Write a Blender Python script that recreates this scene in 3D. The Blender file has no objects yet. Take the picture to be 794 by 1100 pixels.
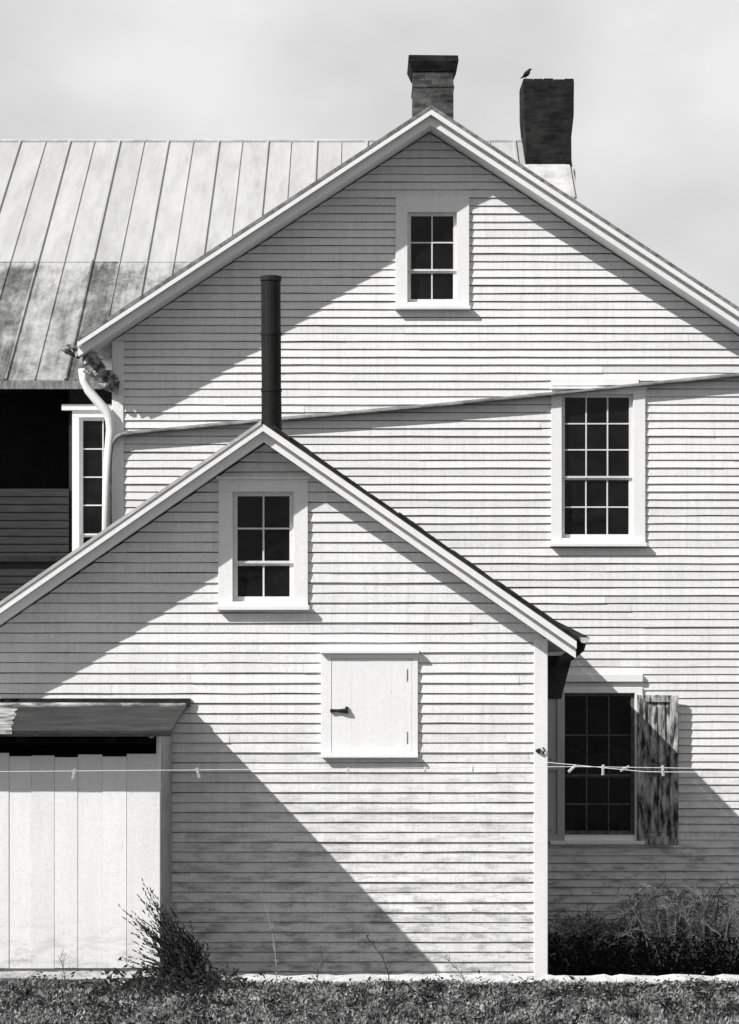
import bpy, math, random
from mathutils import Vector, noise as mnoise
R = random.Random(7)
F = 2256.0; CX = 397.0; HY = 567.0; EYE = 5.2
def WX(px, Y): return (px - CX) * Y / F
def WZ(py, Y): return EYE - (py - HY) * Y / F

scene = bpy.context.scene
C = scene.collection

# ------------------------------------------------------------------ materials
def newmat(name):
    m = bpy.data.materials.new(name); m.use_nodes = True
    nt = m.node_tree
    b = nt.nodes['Principled BSDF']
    return m, nt, b
def N(nt, t, **kw):
    n = nt.nodes.new(t)
    for k, v in kw.items(): setattr(n, k, v)
    return n
def noise_node(nt, scale=(1, 1, 1), s=5.0, detail=6.0, rough=0.6):
    g = N(nt, 'ShaderNodeNewGeometry')
    mp = N(nt, 'ShaderNodeMapping'); mp.inputs['Scale'].default_value = scale
    n = N(nt, 'ShaderNodeTexNoise')
    n.inputs['Scale'].default_value = s; n.inputs['Detail'].default_value = detail; n.inputs['Roughness'].default_value = rough
    nt.links.new(g.outputs['Position'], mp.inputs['Vector']); nt.links.new(mp.outputs[0], n.inputs['Vector'])
    return n.outputs['Fac']
def ramp(nt, sock, stops):
    r = N(nt, 'ShaderNodeValToRGB')
    el = r.color_ramp.elements
    while len(el) < len(stops): el.new(0.5)
    for e, (p, v) in zip(el, stops):
        e.position = p; e.color = (v, v, v, 1)
    nt.links.new(sock, r.inputs['Fac'])
    return r.outputs['Color']
def math_n(nt, op, a, b):
    n = N(nt, 'ShaderNodeMath', operation=op)
    for i, v in enumerate((a, b)):
        if isinstance(v, (int, float)): n.inputs[i].default_value = v
        else: nt.links.new(v, n.inputs[i])
    return n.outputs[0]
def bump(nt, b, sock, strength=0.3, dist=0.01):
    bp = N(nt, 'ShaderNodeBump'); bp.inputs['Strength'].default_value = strength; bp.inputs['Distance'].default_value = dist
    nt.links.new(sock, bp.inputs['Height']); nt.links.new(bp.outputs['Normal'], b.inputs['Normal'])
def setcol(nt, b, sock):
    nt.links.new(sock, b.inputs['Base Color'])

def mat_paint(name, base=0.8, var=0.12, worn=0.0, wornval=0.25, rough=0.55, grain=(1, 1, 14), attr=False, dirt_shade_z=None, grainamt=0.08, spk_lo=0.80, streak=0.88):
    """painted wood: broad mottling, fine grain, worn flecks"""
    m, nt, b = newmat(name)
    big = ramp(nt, noise_node(nt, (1, 1, 1), 1.3, 5), [(0.25, 1 - var), (0.7, 1.0)])
    fine = ramp(nt, noise_node(nt, grain, 9.0, 6, 0.7), [(0.3, 1 - grainamt), (0.7, 1.0)])
    spk = ramp(nt, noise_node(nt, (1, 1, 1), 48.0, 4, 0.8), [(0.36, spk_lo), (0.6, 1.0)])
    v = math_n(nt, 'MULTIPLY', math_n(nt, 'MULTIPLY', big, fine), spk)
    v = math_n(nt, 'MULTIPLY', v, ramp(nt, noise_node(nt, (7, 1, .45), 2.2, 7, 0.72), [(0.3, streak), (0.56, 1.0)]))
    v = math_n(nt, 'MULTIPLY', v, base)
    if attr:
        a = N(nt, 'ShaderNodeAttribute', attribute_name='tint')
        v = math_n(nt, 'MULTIPLY', v, a.outputs['Fac'])
    if worn > 0:
        w = noise_node(nt, (grain[0] * 1.5, 1.5, max(0.4, grain[2] * 0.35)), 4.0, 9, 0.72)
        mask = ramp(nt, w, [(0.5 + (0.5 - worn) * 0.45, 0.0), (0.53 + (0.5 - worn) * 0.45, 1.0)])
        mx = N(nt, 'ShaderNodeMix', data_type='FLOAT')
        nt.links.new(mask, mx.inputs[0]); nt.links.new(v, mx.inputs[2])
        wv = math_n(nt, 'MULTIPLY', ramp(nt, noise_node(nt, grain, 14, 4), [(0.3, 0.45), (0.7, 1.2)]), wornval)
        nt.links.new(wv, mx.inputs[3]); v = mx.outputs[0]
    if dirt_shade_z is not None:                       # low-board dirt; on the tall house also shade put into the colour
        g = N(nt, 'ShaderNodeNewGeometry'); sp = N(nt, 'ShaderNodeSeparateXYZ'); nt.links.new(g.outputs['Position'], sp.inputs[0])
        mr = N(nt, 'ShaderNodeMapRange'); mr.inputs[1].default_value = dirt_shade_z[0]; mr.inputs[2].default_value = dirt_shade_z[1]
        mr.inputs[3].default_value = 1.0; mr.inputs[4].default_value = 0.0
        nt.links.new(sp.outputs['Z'], mr.inputs[0])
        d = ramp(nt, noise_node(nt, (1, 1, 3.5), 3.2, 9, 0.72), [(0.47, 0.0), (0.68, 1.0)])
        k = math_n(nt, 'MULTIPLY', d, mr.outputs[0])
        v = math_n(nt, 'MULTIPLY', v, math_n(nt, 'SUBTRACT', 1.0, math_n(nt, 'MULTIPLY', k, 0.75)))
    cb = N(nt, 'ShaderNodeCombineColor')
    for i in range(3): nt.links.new(v, cb.inputs[i])
    setcol(nt, b, cb.outputs[0])
    b.inputs['Roughness'].default_value = rough
    b.inputs['Specular IOR Level'].default_value = 0.25
    bump(nt, b, noise_node(nt, grain, 22.0, 5, 0.7), 0.25, 0.006)
    return m

def mat_mottle(name, lo, hi, s=4.0, scale=(1, 1, 1), rough=0.85, p=(0.35, 0.65), bs=0.4, detail=8, metallic=0.0, bd=0.02):
    m, nt, b = newmat(name)
    n = noise_node(nt, scale, s, detail, 0.68)
    setcol(nt, b, ramp(nt, n, [(p[0], lo), (p[1], hi)]))
    b.inputs['Roughness'].default_value = rough; b.inputs['Metallic'].default_value = metallic
    b.inputs['Specular IOR Level'].default_value = 0.25
    bump(nt, b, noise_node(nt, scale, s * 5, 5), bs, bd)
    return m

def mat_glass():
    m, nt, b = newmat('old_window_glass')
    setcol(nt, b, ramp(nt, noise_node(nt, (1, 1, 1), 2.5, 5), [(0.35, 0.003), (0.7, 0.012)]))
    b.inputs['Roughness'].default_value = 0.09
    b.inputs['Specular IOR Level'].default_value = 0.28
    bump(nt, b, noise_node(nt, (1, 1, 1), 3.0, 2), 0.25, 0.02)
    return m

def mat_brick(name, lo, hi, mort, patch=0.0):
    m, nt, b = newmat(name)
    g = N(nt, 'ShaderNodeNewGeometry'); sp = N(nt, 'ShaderNodeSeparateXYZ'); nt.links.new(g.outputs['Position'], sp.inputs[0])
    cv = N(nt, 'ShaderNodeCombineXYZ')
    nt.links.new(math_n(nt, 'ADD', sp.outputs['X'], sp.outputs['Y']), cv.inputs[0]); nt.links.new(sp.outputs['Z'], cv.inputs[1])
    br = N(nt, 'ShaderNodeTexBrick')
    br.inputs['Scale'].default_value = 1.0; br.inputs['Brick Width'].default_value = 0.21; br.inputs['Row Height'].default_value = 0.072
    br.inputs['Mortar Size'].default_value = 0.007; br.inputs['Bias'].default_value = 0.1
    br.inputs['Color1'].default_value = (lo, lo, lo, 1); br.inputs['Color2'].default_value = (hi, hi, hi, 1); br.inputs['Mortar'].default_value = (mort, mort, mort, 1)
    nt.links.new(cv.outputs[0], br.inputs['Vector'])
    n = ramp(nt, noise_node(nt, (1, 1, 1.4), 3.0, 8, 0.75), [(0.35, 0.45), (0.62, 1.0 + patch)])
    mx = N(nt, 'ShaderNodeMix', data_type='RGBA', blend_type='MULTIPLY'); mx.inputs[0].default_value = 1.0
    nt.links.new(br.outputs['Color'], mx.inputs[6]); nt.links.new(n, mx.inputs[7])
    setcol(nt, b, mx.outputs[2])
    b.inputs['Roughness'].default_value = 0.95; b.inputs['Specular IOR Level'].default_value = 0.1
    hgt = math_n(nt, 'ADD', math_n(nt, 'MULTIPLY', br.outputs['Fac'], -1.0), noise_node(nt, (1, 1, 1), 40, 4))
    bump(nt, b, hgt, 0.6, 0.012)
    return m

def mat_tin():
    """pale painted standing-seam tin, lower sheets weathered and blotchy, each sheet differently"""
    m, nt, b = newmat('weathered_tin')
    g = N(nt, 'ShaderNodeNewGeometry'); sp = N(nt, 'ShaderNodeSeparateXYZ'); nt.links.new(g.outputs['Position'], sp.inputs[0])
    sx = 26.5 * 39.8 / F; x0 = (22 - CX) * 39.8 / F
    cell = math_n(nt, 'FLOOR', math_n(nt, 'DIVIDE', math_n(nt, 'SUBTRACT', sp.outputs['X'], x0), sx), 0.0)
    wn = N(nt, 'ShaderNodeTexWhiteNoise', noise_dimensions='1D'); nt.links.new(cell, wn.inputs['W'])
    pv = wn.outputs['Value']
    pale = ramp(nt, noise_node(nt, (1.6, 0.35, 0.35), 2.0, 9, 0.75), [(0.28, 0.36), (0.5, 0.47), (0.7, 0.54)])
    pale = math_n(nt, 'MULTIPLY', pale, math_n(nt, 'ADD', 0.93, math_n(nt, 'MULTIPLY', pv, 0.09)))
    n1 = noise_node(nt, (1.5, 0.9, 0.9), 1.7, 12, 0.78); n2 = noise_node(nt, (7, 0.5, 0.5), 1.5, 8, 0.7)
    mixn = math_n(nt, 'ADD', math_n(nt, 'MULTIPLY', n1, 0.72), math_n(nt, 'MULTIPLY', n2, 0.28))
    mixn = math_n(nt, 'ADD', mixn, math_n(nt, 'MULTIPLY', math_n(nt, 'SUBTRACT', pv, 0.5), 0.10))
    blot = ramp(nt, mixn, [(0.38, 0.07), (0.47, 0.17), (0.54, 0.30), (0.64, 0.47)])
    off = math_n(nt, 'MULTIPLY', math_n(nt, 'SUBTRACT', pv, 0.5), 0.25)
    ed = math_n(nt, 'ADD', math_n(nt, 'ADD', sp.outputs['Y'], off), math_n(nt, 'MULTIPLY', math_n(nt, 'SUBTRACT', noise_node(nt, (3, 1, 1), 1.6, 9, .75), 0.5), 1.7))
    mr = N(nt, 'ShaderNodeMapRange'); mr.inputs[1].default_value = 35.6; mr.inputs[2].default_value = 35.95
    nt.links.new(ed, mr.inputs[0])
    hard = N(nt, 'ShaderNodeMapRange'); hard.inputs[1].default_value = 35.88; hard.inputs[2].default_value = 35.90
    nt.links.new(sp.outputs['Y'], hard.inputs[0])
    f = math_n(nt, 'MAXIMUM', mr.outputs[0], hard.outputs[0])
    mx = N(nt, 'ShaderNodeMix', data_type='FLOAT')
    nt.links.new(f, mx.inputs[0]); nt.links.new(blot, mx.inputs[2]); nt.links.new(pale, mx.inputs[3])
    cb = N(nt, 'ShaderNodeCombineColor')
    for i in range(3): nt.links.new(mx.outputs[0], cb.inputs[i])
    setcol(nt, b, cb.outputs[0])
    b.inputs['Roughness'].default_value = 0.65; b.inputs['Specular IOR Level'].default_value = 0.25
    bump(nt, b, noise_node(nt, (1.4, .7, .7), 2.2, 5), 0.35, 0.04)
    return m

def mat_attr(name, rough=0.8, gain=1.0, trans=0.0):
    m, nt, b = newmat(name)
    a = N(nt, 'ShaderNodeAttribute', attribute_name='tint')
    v = math_n(nt, 'MULTIPLY', a.outputs['Fac'], gain)
    cb = N(nt, 'ShaderNodeCombineColor')
    for i in range(3): nt.links.new(v, cb.inputs[i])
    setcol(nt, b, cb.outputs[0])
    b.inputs['Roughness'].default_value = rough; b.inputs['Specular IOR Level'].default_value = 0.2
    return m

M = dict(
    siding=mat_paint('white_clapboard', 0.97, 0.10, 0.10, 0.42, attr=True, dirt_shade_z=(0.5, 3.2), grain=(1.2, 1, 10)),
    siding2=mat_paint('white_clapboard_upper', 0.97, 0.10, 0.08, 0.45, attr=True, dirt_shade_z=(-.2, 2.3), grain=(1.2, 1, 10)),  # darkened low down in colour to deepen the shaded lower wall
    trim=mat_paint('white_trim', 0.98, 0.06, 0.10, 0.45, grain=(3, 3, 3), spk_lo=.9, streak=.95, grainamt=.04),
    sash=mat_paint('white_sash', 0.9, 0.15, 0.15, 0.35, grain=(3, 3, 3)),
    boards=mat_paint('whitewashed_boards', 1.0, 0.05, 0.10, 0.5, grain=(8, 8, 0.8), attr=True, spk_lo=.88, streak=.94, grainamt=.05, dirt_shade_z=(.2, 1.1)),
    shutter=mat_mottle('peeling_shutter_paint', .03, .62, 5, scale=(3.4, 3, .7), p=(.40, .63), rough=.8),
    shutter_pale=mat_paint('dull_shutter_paint', 0.6, 0.15, 0.12, 0.3, grain=(4, 4, 1)),
    glass=mat_glass(),
    brick=mat_brick('sooty_brick', 0.03, 0.085, 0.075, 0.9),
    brick_dark=mat_brick('dark_brick', 0.014, 0.028, 0.026, 0.4),
    near_black=mat_mottle('near_black', 0.012, 0.035, 8),
    tin=mat_tin(),
    shingle=mat_mottle('grey_shingle', 0.10, 0.35, 14, rough=0.9),
    shingle_dark=mat_mottle('black_roofing', 0.012, 0.05, 9, rough=0.9),
    flash=mat_mottle('pale_flashing', 0.4, 0.62, 3),
    iron=mat_mottle('black_iron', 0.006, 0.016, 6, rough=0.6, bs=0.15),
    rust=mat_mottle('rusted_gutter', 0.06, 0.5, 9, p=(0.42, 0.6), rough=0.8),
    zinc=mat_mottle('dark_zinc', 0.012, 0.03, 7, rough=0.7),
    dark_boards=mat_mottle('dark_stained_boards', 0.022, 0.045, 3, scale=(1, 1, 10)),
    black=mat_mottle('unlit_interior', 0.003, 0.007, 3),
    shed_roof=mat_mottle('patched_tin_sheet', 0.018, 0.075, 2.4, scale=(0.8, 2, 2), p=(0.3, 0.75), rough=0.8),
    shed_lip=mat_mottle('worn_tin_lip', 0.12, 0.55, 3.2, scale=(0.8, 2, 2), p=(0.42, 0.6)),
    grey_wood=mat_mottle('grey_weathered_wood', 0.12, 0.34, 6, scale=(3, 3, 0.7)),
    stone=mat_mottle('pale_stone', 0.45, 0.75, 6, rough=0.9),
    soil=mat_mottle('soil', 0.035, 0.10, 3.5, rough=1.0),
    line=mat_mottle('cotton_line', 0.7, 0.85, 20),
    pin=mat_mottle('bleached_pin_wood', 0.6, 0.85, 20),
    leaf=mat_attr('leafy_greys'), twig=mat_attr('dry_twigs'),
    gutter_grey=mat_mottle('dull_gutter_paint', .07, .36, 3, p=(.35, .68), scale=(.8, 1, 1)),
    dark_grey_sash=mat_mottle('dark_grey_sash', .06, .16, 12),  # mottled dark grey in place of the white sash paint
    side_boards=mat_mottle('shaded_side_boards', .22, .5, 5, scale=(3, 3, .8)),  # greyer than the front boards: the side's shade put into the colour
    bird=mat_mottle('dark_feathers', 0.015, 0.05, 25),
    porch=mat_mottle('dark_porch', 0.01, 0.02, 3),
)

# ------------------------------------------------------------------ mesh helpers
class MB:
    def __init__(s): s.v = []; s.f = []; s.t = []
    def add(s, vs, fs, tint=1.0):
        o = len(s.v); s.v += [tuple(p) for p in vs]; s.f += [tuple(i + o for i in f) for f in fs]; s.t += [tint] * len(fs)
    def box(s, x0, x1, y0, y1, z0, z1, tint=1.0):
        if x0 > x1: x0, x1 = x1, x0
        if y0 > y1: y0, y1 = y1, y0
        if z0 > z1: z0, z1 = z1, z0
        s.add([(x0, y0, z0), (x1, y0, z0), (x1, y1, z0), (x0, y1, z0), (x0, y0, z1), (x1, y0, z1), (x1, y1, z1), (x0, y1, z1)],
              [(0, 3, 2, 1), (4, 5, 6, 7), (0, 1, 5, 4), (1, 2, 6, 5), (2, 3, 7, 6), (3, 0, 4, 7)], tint)
    def prism(s, poly, y0, y1, tint=1.0):
        """poly in XZ (counter-clockwise seen from -Y), extruded along Y"""
        n = len(poly)
        vs = [(x, y0, z) for x, z in poly] + [(x, y1, z) for x, z in poly]
        fs = [tuple(range(n)), tuple(range(2 * n - 1, n - 1, -1))]
        for i in range(n):
            j = (i + 1) % n; fs.append((i, i + n, j + n, j))
        s.add(vs, fs, tint)
    def bar(s, p0, p1, t, y0, y1, tint=1.0):
        """sloped bar: top edge p0->p1 in XZ, plumb thickness t"""
        (a, b), (c, d) = p0, p1
        if a > c: a, b, c, d = c, d, a, b
        s.prism([(a, b - t), (c, d - t), (c, d), (a, b)], y0, y1, tint)
    def tube(s, pts, r, n=8, tint=1.0, cap=True, flat=1.0):
        pts = [Vector(p) for p in pts]; rs = r if isinstance(r, (list, tuple)) else [r] * len(pts)
        o = len(s.v); up = Vector((0.13, 0.2, 1)).normalized()
        for i, p in enumerate(pts):
            d = (pts[min(i + 1, len(pts) - 1)] - pts[max(i - 1, 0)]).normalized()
            u = d.cross(up)
            if u.length < 0.05: u = d.cross(Vector((1, 0, 0)))
            u.normalize(); w = d.cross(u).normalized()
            for k in range(n):
                a = 2 * math.pi * k / n
                s.v.append(tuple(p + u * math.cos(a) * rs[i] + w * math.sin(a) * rs[i] * flat))
        for i in range(len(pts) - 1):
            for k in range(n):
                a = o + i * n + k; b = o + i * n + (k + 1) % n
                s.f.append((a, b, b + n, a + n)); s.t.append(tint)
        if cap:
            s.f.append(tuple(o + k for k in range(n - 1, -1, -1))); s.t.append(tint)
            e = o + (len(pts) - 1) * n
            s.f.append(tuple(e + k for k in range(n))); s.t.append(tint)
    def ribbon(s, pts, w, tint=1.0, side=Vector((1, 0, 0))):
        o = len(s.v); n = len(pts)
        for i, p in enumerate(pts):
            ww = (w[i] if isinstance(w, (list, tuple)) else w) * 0.5
            s.v.append(tuple(Vector(p) - side * ww)); s.v.append(tuple(Vector(p) + side * ww))
        for i in range(n - 1):
            a = o + 2 * i; s.f.append((a, a + 1, a + 3, a + 2)); s.t.append(tint)
    def build(s, name, mat, parent=None, bevel=0.0, smooth=False, label=None):
        me = bpy.data.meshes.new(name); me.from_pydata(s.v, [], s.f); me.update()
        at = me.attributes.new('tint', 'FLOAT', 'FACE'); at.data.foreach_set('value', s.t)
        if smooth: me.polygons.foreach_set('use_smooth', [True] * len(me.polygons))
        me.materials.append(mat)
        o = bpy.data.objects.new(name, me); C.objects.link(o)
        if parent: o.parent = parent; o.matrix_parent_inverse = parent.matrix_world.inverted()
        if bevel:
            b = o.modifiers.new('Bevel', 'BEVEL'); b.width = bevel; b.segments = 1; b.limit_method = 'ANGLE'
        if label: o['label'] = label
        return o

def thing(name, label, cat, loc, group=None):
    o = bpy.data.objects.new(name, None); C.objects.link(o); o.location = loc
    o.empty_display_size = 0.2
    o['label'] = label; o['category'] = cat
    if group: o['group'] = group
    o.matrix_world.translation = loc
    from mathutils import Matrix
    o.matrix_world = Matrix.Translation(loc)
    return o
def tag(o, label=None, cat=None, group=None, kind=None):
    for k, v in (('label', label), ('category', cat), ('group', group), ('kind', kind)):
        if v: o[k] = v
    return o

# ------------------------------------------------------------------ clapboard
def siding(name, mat, parent, xl, xr, z0, z1, expo, Y0, holes, proud=0.022, seed=1):
    """bevelled clapboards: each course leans out to its butt edge; holes are (x0,x1,z0,z1)"""
    rr = random.Random(seed); mb = MB(); z = z0
    while z < z1 - 0.005:
        za = z; zb = min(z + expo * rr.uniform(0.975, 1.025), z1); z = zb
        lo, hi = min(xl(za), xl(zb)), max(xr(za), xr(zb))
        joints = [lo - 1]; x = lo - rr.uniform(0, 3)
        while x < hi + 1:
            x += rr.uniform(3.0, 6.2); joints.append(x)
        joints = [joints[0]] + [j_ for j_ in joints[1:-1] if xl(za) - .001 <= j_ <= xr(za) + .001 and xl(zb) + .06 < j_ < xr(zb) - .06] + [joints[-1]]
        jb = [(joints[i], joints[i + 1], rr.uniform(-0.006, 0.006), rr.choice((1, 1, 1, 1, .97, .94, .98)) * rr.uniform(0.97, 1.0)) for i in range(len(joints) - 1)]
        cuts = sorted({za, zb} | {h[2] for h in holes if za < h[2] < zb} | {h[3] for h in holes if za < h[3] < zb})
        for ca, cb in zip(cuts[:-1], cuts[1:]):
            mid = (ca + cb) / 2
            hx = sorted([(h[0], h[1]) for h in holes if h[2] <= mid <= h[3]])
            spans = []; cur = -1e9
            for a, b in hx: spans.append((cur, a)); cur = max(cur, b)
            spans.append((cur, 1e9))
            slope = abs(xl(cb) - xl(ca)) > .01
            for ja, jc, dy, tint in jb:
                for sa, sb in spans:
                    a = max(ja + 0.0009, sa); b = min(jc - 0.0009, sb)
                    a_b, b_b = max(a, xl(ca)), min(b, xr(ca)); a_t, b_t = max(a, xl(cb)), min(b, xr(cb))
                    if b_b - a_b < 0.005 and b_t - a_t < 0.005: continue
                    if b_b < a_b: b_b = a_b
                    if b_t < a_t: b_t = a_t = min(max(a_t, a_b), b_b)
                    n = max(1, int((b_b - a_b) / 0.45))
                    vs = []
                    for i in range(n + 1):
                        k = i / n
                        for zz, aa, bb in ((ca, a_b, b_b), (cb, a_t, b_t)):
                            f = (zz - za) / expo
                            pr = (proud + dy) * (1 - f) + 0.003 * f
                            xx = aa + (bb - aa) * k
                            wob = 0.0065 * mnoise.noise(Vector((xx * 1.7, za * 9.1, seed))) + 0.0015 * mnoise.noise(Vector((xx * 6, za * 5, seed + 3)))
                            vs.append((xx, Y0 - pr, zz + (wob if zz in (za, zb) else 0)))
                        bot, top = vs[-2], vs[-1]
                        gp = 0.010 if cb == zb else 0.0
                        if gp: vs[-1] = top = (top[0], top[1], top[2] - gp)
                        vs.append((bot[0], Y0 + 0.035, bot[2])); vs.append((top[0], Y0 + 0.035, top[2]))
                    fs = []
                    for i in range(n):
                        o = 4 * i
                        fs.append((o, o + 4, o + 5, o + 1))
                        if ca == za: fs.append((o + 2, o + 6, o + 4, o))
                        if cb == zb: fs.append((o + 1, o + 5, o + 7, o + 3))
                    mb.add(vs, fs, tint)
    return mb.build(name, mat, parent)

# ------------------------------------------------------------------ windows
def window(parent, Y0, cas, gl, cols, up, low, cap=True, sillproj=0.125, label=None, split=None, proj=0.05, sashmat=None, name='window'):
    """cas, gl: pixel rects (x0,x1,ytop,ybot) on wall plane Y0. Casing mesh with sill, sashes and panes as sub-parts. Returns siding hole"""
    x0, x1 = WX(cas[0], Y0), WX(cas[1], Y0); z1, z0 = WZ(cas[2], Y0), WZ(cas[3], Y0)
    g0, g1 = WX(gl[0], Y0), WX(gl[1], Y0); h1, h0 = WZ(gl[2], Y0), WZ(gl[3], Y0)
    st = 0.05
    o0, o1, p0, p1 = g0 - st, g1 + st, h0 - st * 1.1, h1 + st
    yf, yb = Y0 - proj, Y0 + 0.10
    mb = MB()
    sh = 0.05
    mb.box(x0, o0, yf, yb, z0 + sh, p1); mb.box(o1, x1, yf, yb, z0 + sh, p1); mb.box(x0, x1, yf + 0.002, yb, p1, z1 - 0.03 if cap else z1)
    if p0 - (z0 + sh) > 0.01: mb.box(o0, o1, yf + 0.004, yb, z0 + sh, p0)
    if cap: mb.box(x0 - 0.02, x1 + 0.02, yf - 0.045, Y0 + 0.02, z1 - 0.03, z1)
    w = mb.build(name, M['trim'], parent, bevel=0.004, label=label)
    s = MB(); s.prism([(x0 - 0.02, z0), (x1 + 0.02, z0), (x1 + 0.02, z0 + sh), (x0 - 0.02, z0 + sh)], Y0 - sillproj, yb - 0.02)
    s.build('sill', M['trim'], w, bevel=0.005)
    mid = h0 + (h1 - h0) * (low / (up + low)) if split is None else WZ(split, Y0)
    mw = 0.02
    for (za, zb, rows, y) in ((mid + 0.012, p1, up, Y0 + 0.012), (p0, mid - 0.012 + 0.03, low, Y0 + 0.046)):
        sb = MB(); d = 0.032
        upper = rows is up and zb == p1
        bt = 0.03 if upper else st * 1.1; tp = st if upper else 0.032
        sb.box(o0 + 0.002, g0, y, y + d, za, zb); sb.box(g1, o1 - 0.002, y, y + d, za, zb)
        sb.box(g0, g1, y, y + d, za, za + bt); sb.box(g0, g1, y, y + d, zb - tp, zb)
        gz0, gz1 = za + bt, zb - tp
        cw = (g1 - g0) / cols; rh = (gz1 - gz0) / rows
        for i in range(1, cols): sb.box(g0 + cw * i - mw / 2, g0 + cw * i + mw / 2, y + 0.006, y + d - 0.004, gz0, gz1)
        for j in range(1, rows):
            for i in range(cols):
                xa = g0 + cw * i + (mw / 2 if i else 0); xb = g0 + cw * (i + 1) - (mw / 2 if i < cols - 1 else 0)
                sb.box(xa, xb, y + 0.006, y + d - 0.004, gz0 + rh * j - mw / 2, gz0 + rh * j + mw / 2)
        sb.build('sash', sashmat or M['sash'], w, bevel=0.002)
        pb = MB()
        for i in range(cols):
            for j in range(rows):   # every pane sits a hair out of true
                xa, xb = g0 + cw * i, g0 + cw * (i + 1); za_, zb_ = gz0 + rh * j, gz0 + rh * (j + 1)
                a, b = R.uniform(-.004, .004), R.uniform(-.004, .004)
                yy = y + 0.022
                pb.add([(xa, yy + a, za_), (xb, yy + b, za_), (xb, yy - a, zb_), (xa, yy - b, zb_)], [(0, 1, 2, 3)])
        pb.build('pane', M['glass'], w)
    return ((x0 + o0) / 2, (x1 + o1) / 2, max(z0 + 0.02, (z0 + p0) / 2 - 0.005), (z1 + p1) / 2)

# ================================================================== LOWER GABLED ADDITION
YA = 24.0; OVA = 0.45; YR = YA - OVA; YB = 30.4
add_h = thing('gabled_annex', 'low white clapboard annex with steep gable and black stovepipe, in front of the tall house', 'house', (-1.2, YA, 0))
ax, az = WX(283, YR), WZ(452, YR)
ex, ez = WX(619, YR), WZ(685, YR)
sl = (az - ez) / (ex - ax)
roofz = lambda x: az - sl * abs(x - ax)
lx = ax - (ex - ax)
wxr = WX(588, YA); wxl = 2 * ax - wxr
und = 0.235                                 # roof top to soffit, plumb
def xl_a(z):
    t = (az - und - z) / sl
    return max(wxl, ax - t)
def xr_a(z):
    t = (az - und - z) / sl
    return min(wxr, ax + t)
holesA = []
holesA.append(window(add_h, YA, (235, 331, 512, 655), (255, 311, 533, 641), 2, 2, 1, label='attic window of six dark panes in a wide white casing', split=606.5, sillproj=0.125))
# hatch
hx0, hx1, hz1, hz0 = WX(345, YA), WX(449, YA), WZ(698, YA), WZ(813, YA)
hm = MB(); fw = 0.12
hm.box(hx0, hx0 + fw, YA - 0.05, YA + 0.03, hz0 + 0.03, hz1 - 0.035); hm.box(hx1 - fw * .55, hx1, YA - 0.05, YA + 0.03, hz0 + 0.03, hz1 - 0.035)
hm.box(hx0 + fw, hx1 - fw * .55, YA - 0.048, YA + 0.03, hz1 - 0.10, hz1 - 0.035); hm.box(hx0, hx1, YA - 0.115, YA + 0.03, hz0, hz0 + 0.03)
hm.box(hx0 - 0.01, hx1 + 0.015, YA - 0.115, YA + 0.02, hz1 - 0.035, hz1)
hatch = hm.build('hatch', M['trim'], add_h, bevel=0.004, label='closed white loft hatch with a small black latch')
dm = MB(); dx0, dx1 = hx0 + fw + .004, hx1 - fw * .55 - .004; nb = 4
for i in range(nb):
    a = dx0 + (dx1 - dx0) * i / nb; b = dx0 + (dx1 - dx0) * (i + 1) / nb
    dm.box(a + 0.0003, b - 0.0003, YA - 0.047 + R.uniform(-.001, .001), YA + 0.02, hz0 + 0.034, hz1 - 0.104)
dm.build('hatch_door', M['trim'], hatch, bevel=0.001)
for py in (725, 792):
    h = MB(); zc = WZ(py, YA); xc = WX(437.5, YA)
    h.box(xc - 0.006, xc + 0.006, YA - 0.052, YA - 0.045, zc - 0.07, zc + 0.07)
    h.build('hinge', M['grey_wood'], hatch)
lt = MB(); zc = WZ(763, YA)
lt.tube([(WX(355, YA), YA - 0.07, zc), (WX(362, YA), YA - 0.075, zc + .004), (WX(368, YA), YA - 0.078, zc), (WX(374, YA), YA - 0.075, zc)], [0.022, 0.014, 0.024, 0.03], 8)
lt.box(WX(371, YA), WX(374, YA), YA - 0.075, YA - 0.045, zc - 0.02, zc + 0.045)
lt.build('latch', M['iron'], hatch)
holesA.append((hx0 + 0.05, hx1 - 0.03, hz0 + 0.015, hz1 - 0.05))
siding('siding', M['siding'], add_h, xl_a, xr_a, 0.02, az - und, 0.1145, YA, holesA, 0.022, 3)
# solid body behind the boards
bm_ = MB(); bz = 0.28
bm_.prism([(wxl + .01, -0.8), (wxr - .01, -0.8), (wxr - .01, roofz(wxr) - bz), (ax, az - bz), (wxl + .01, roofz(wxl) - bz)], YA + 0.11, YB + 0.2)
bm_.build('wall', M['grey_wood'], add_h)
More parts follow.
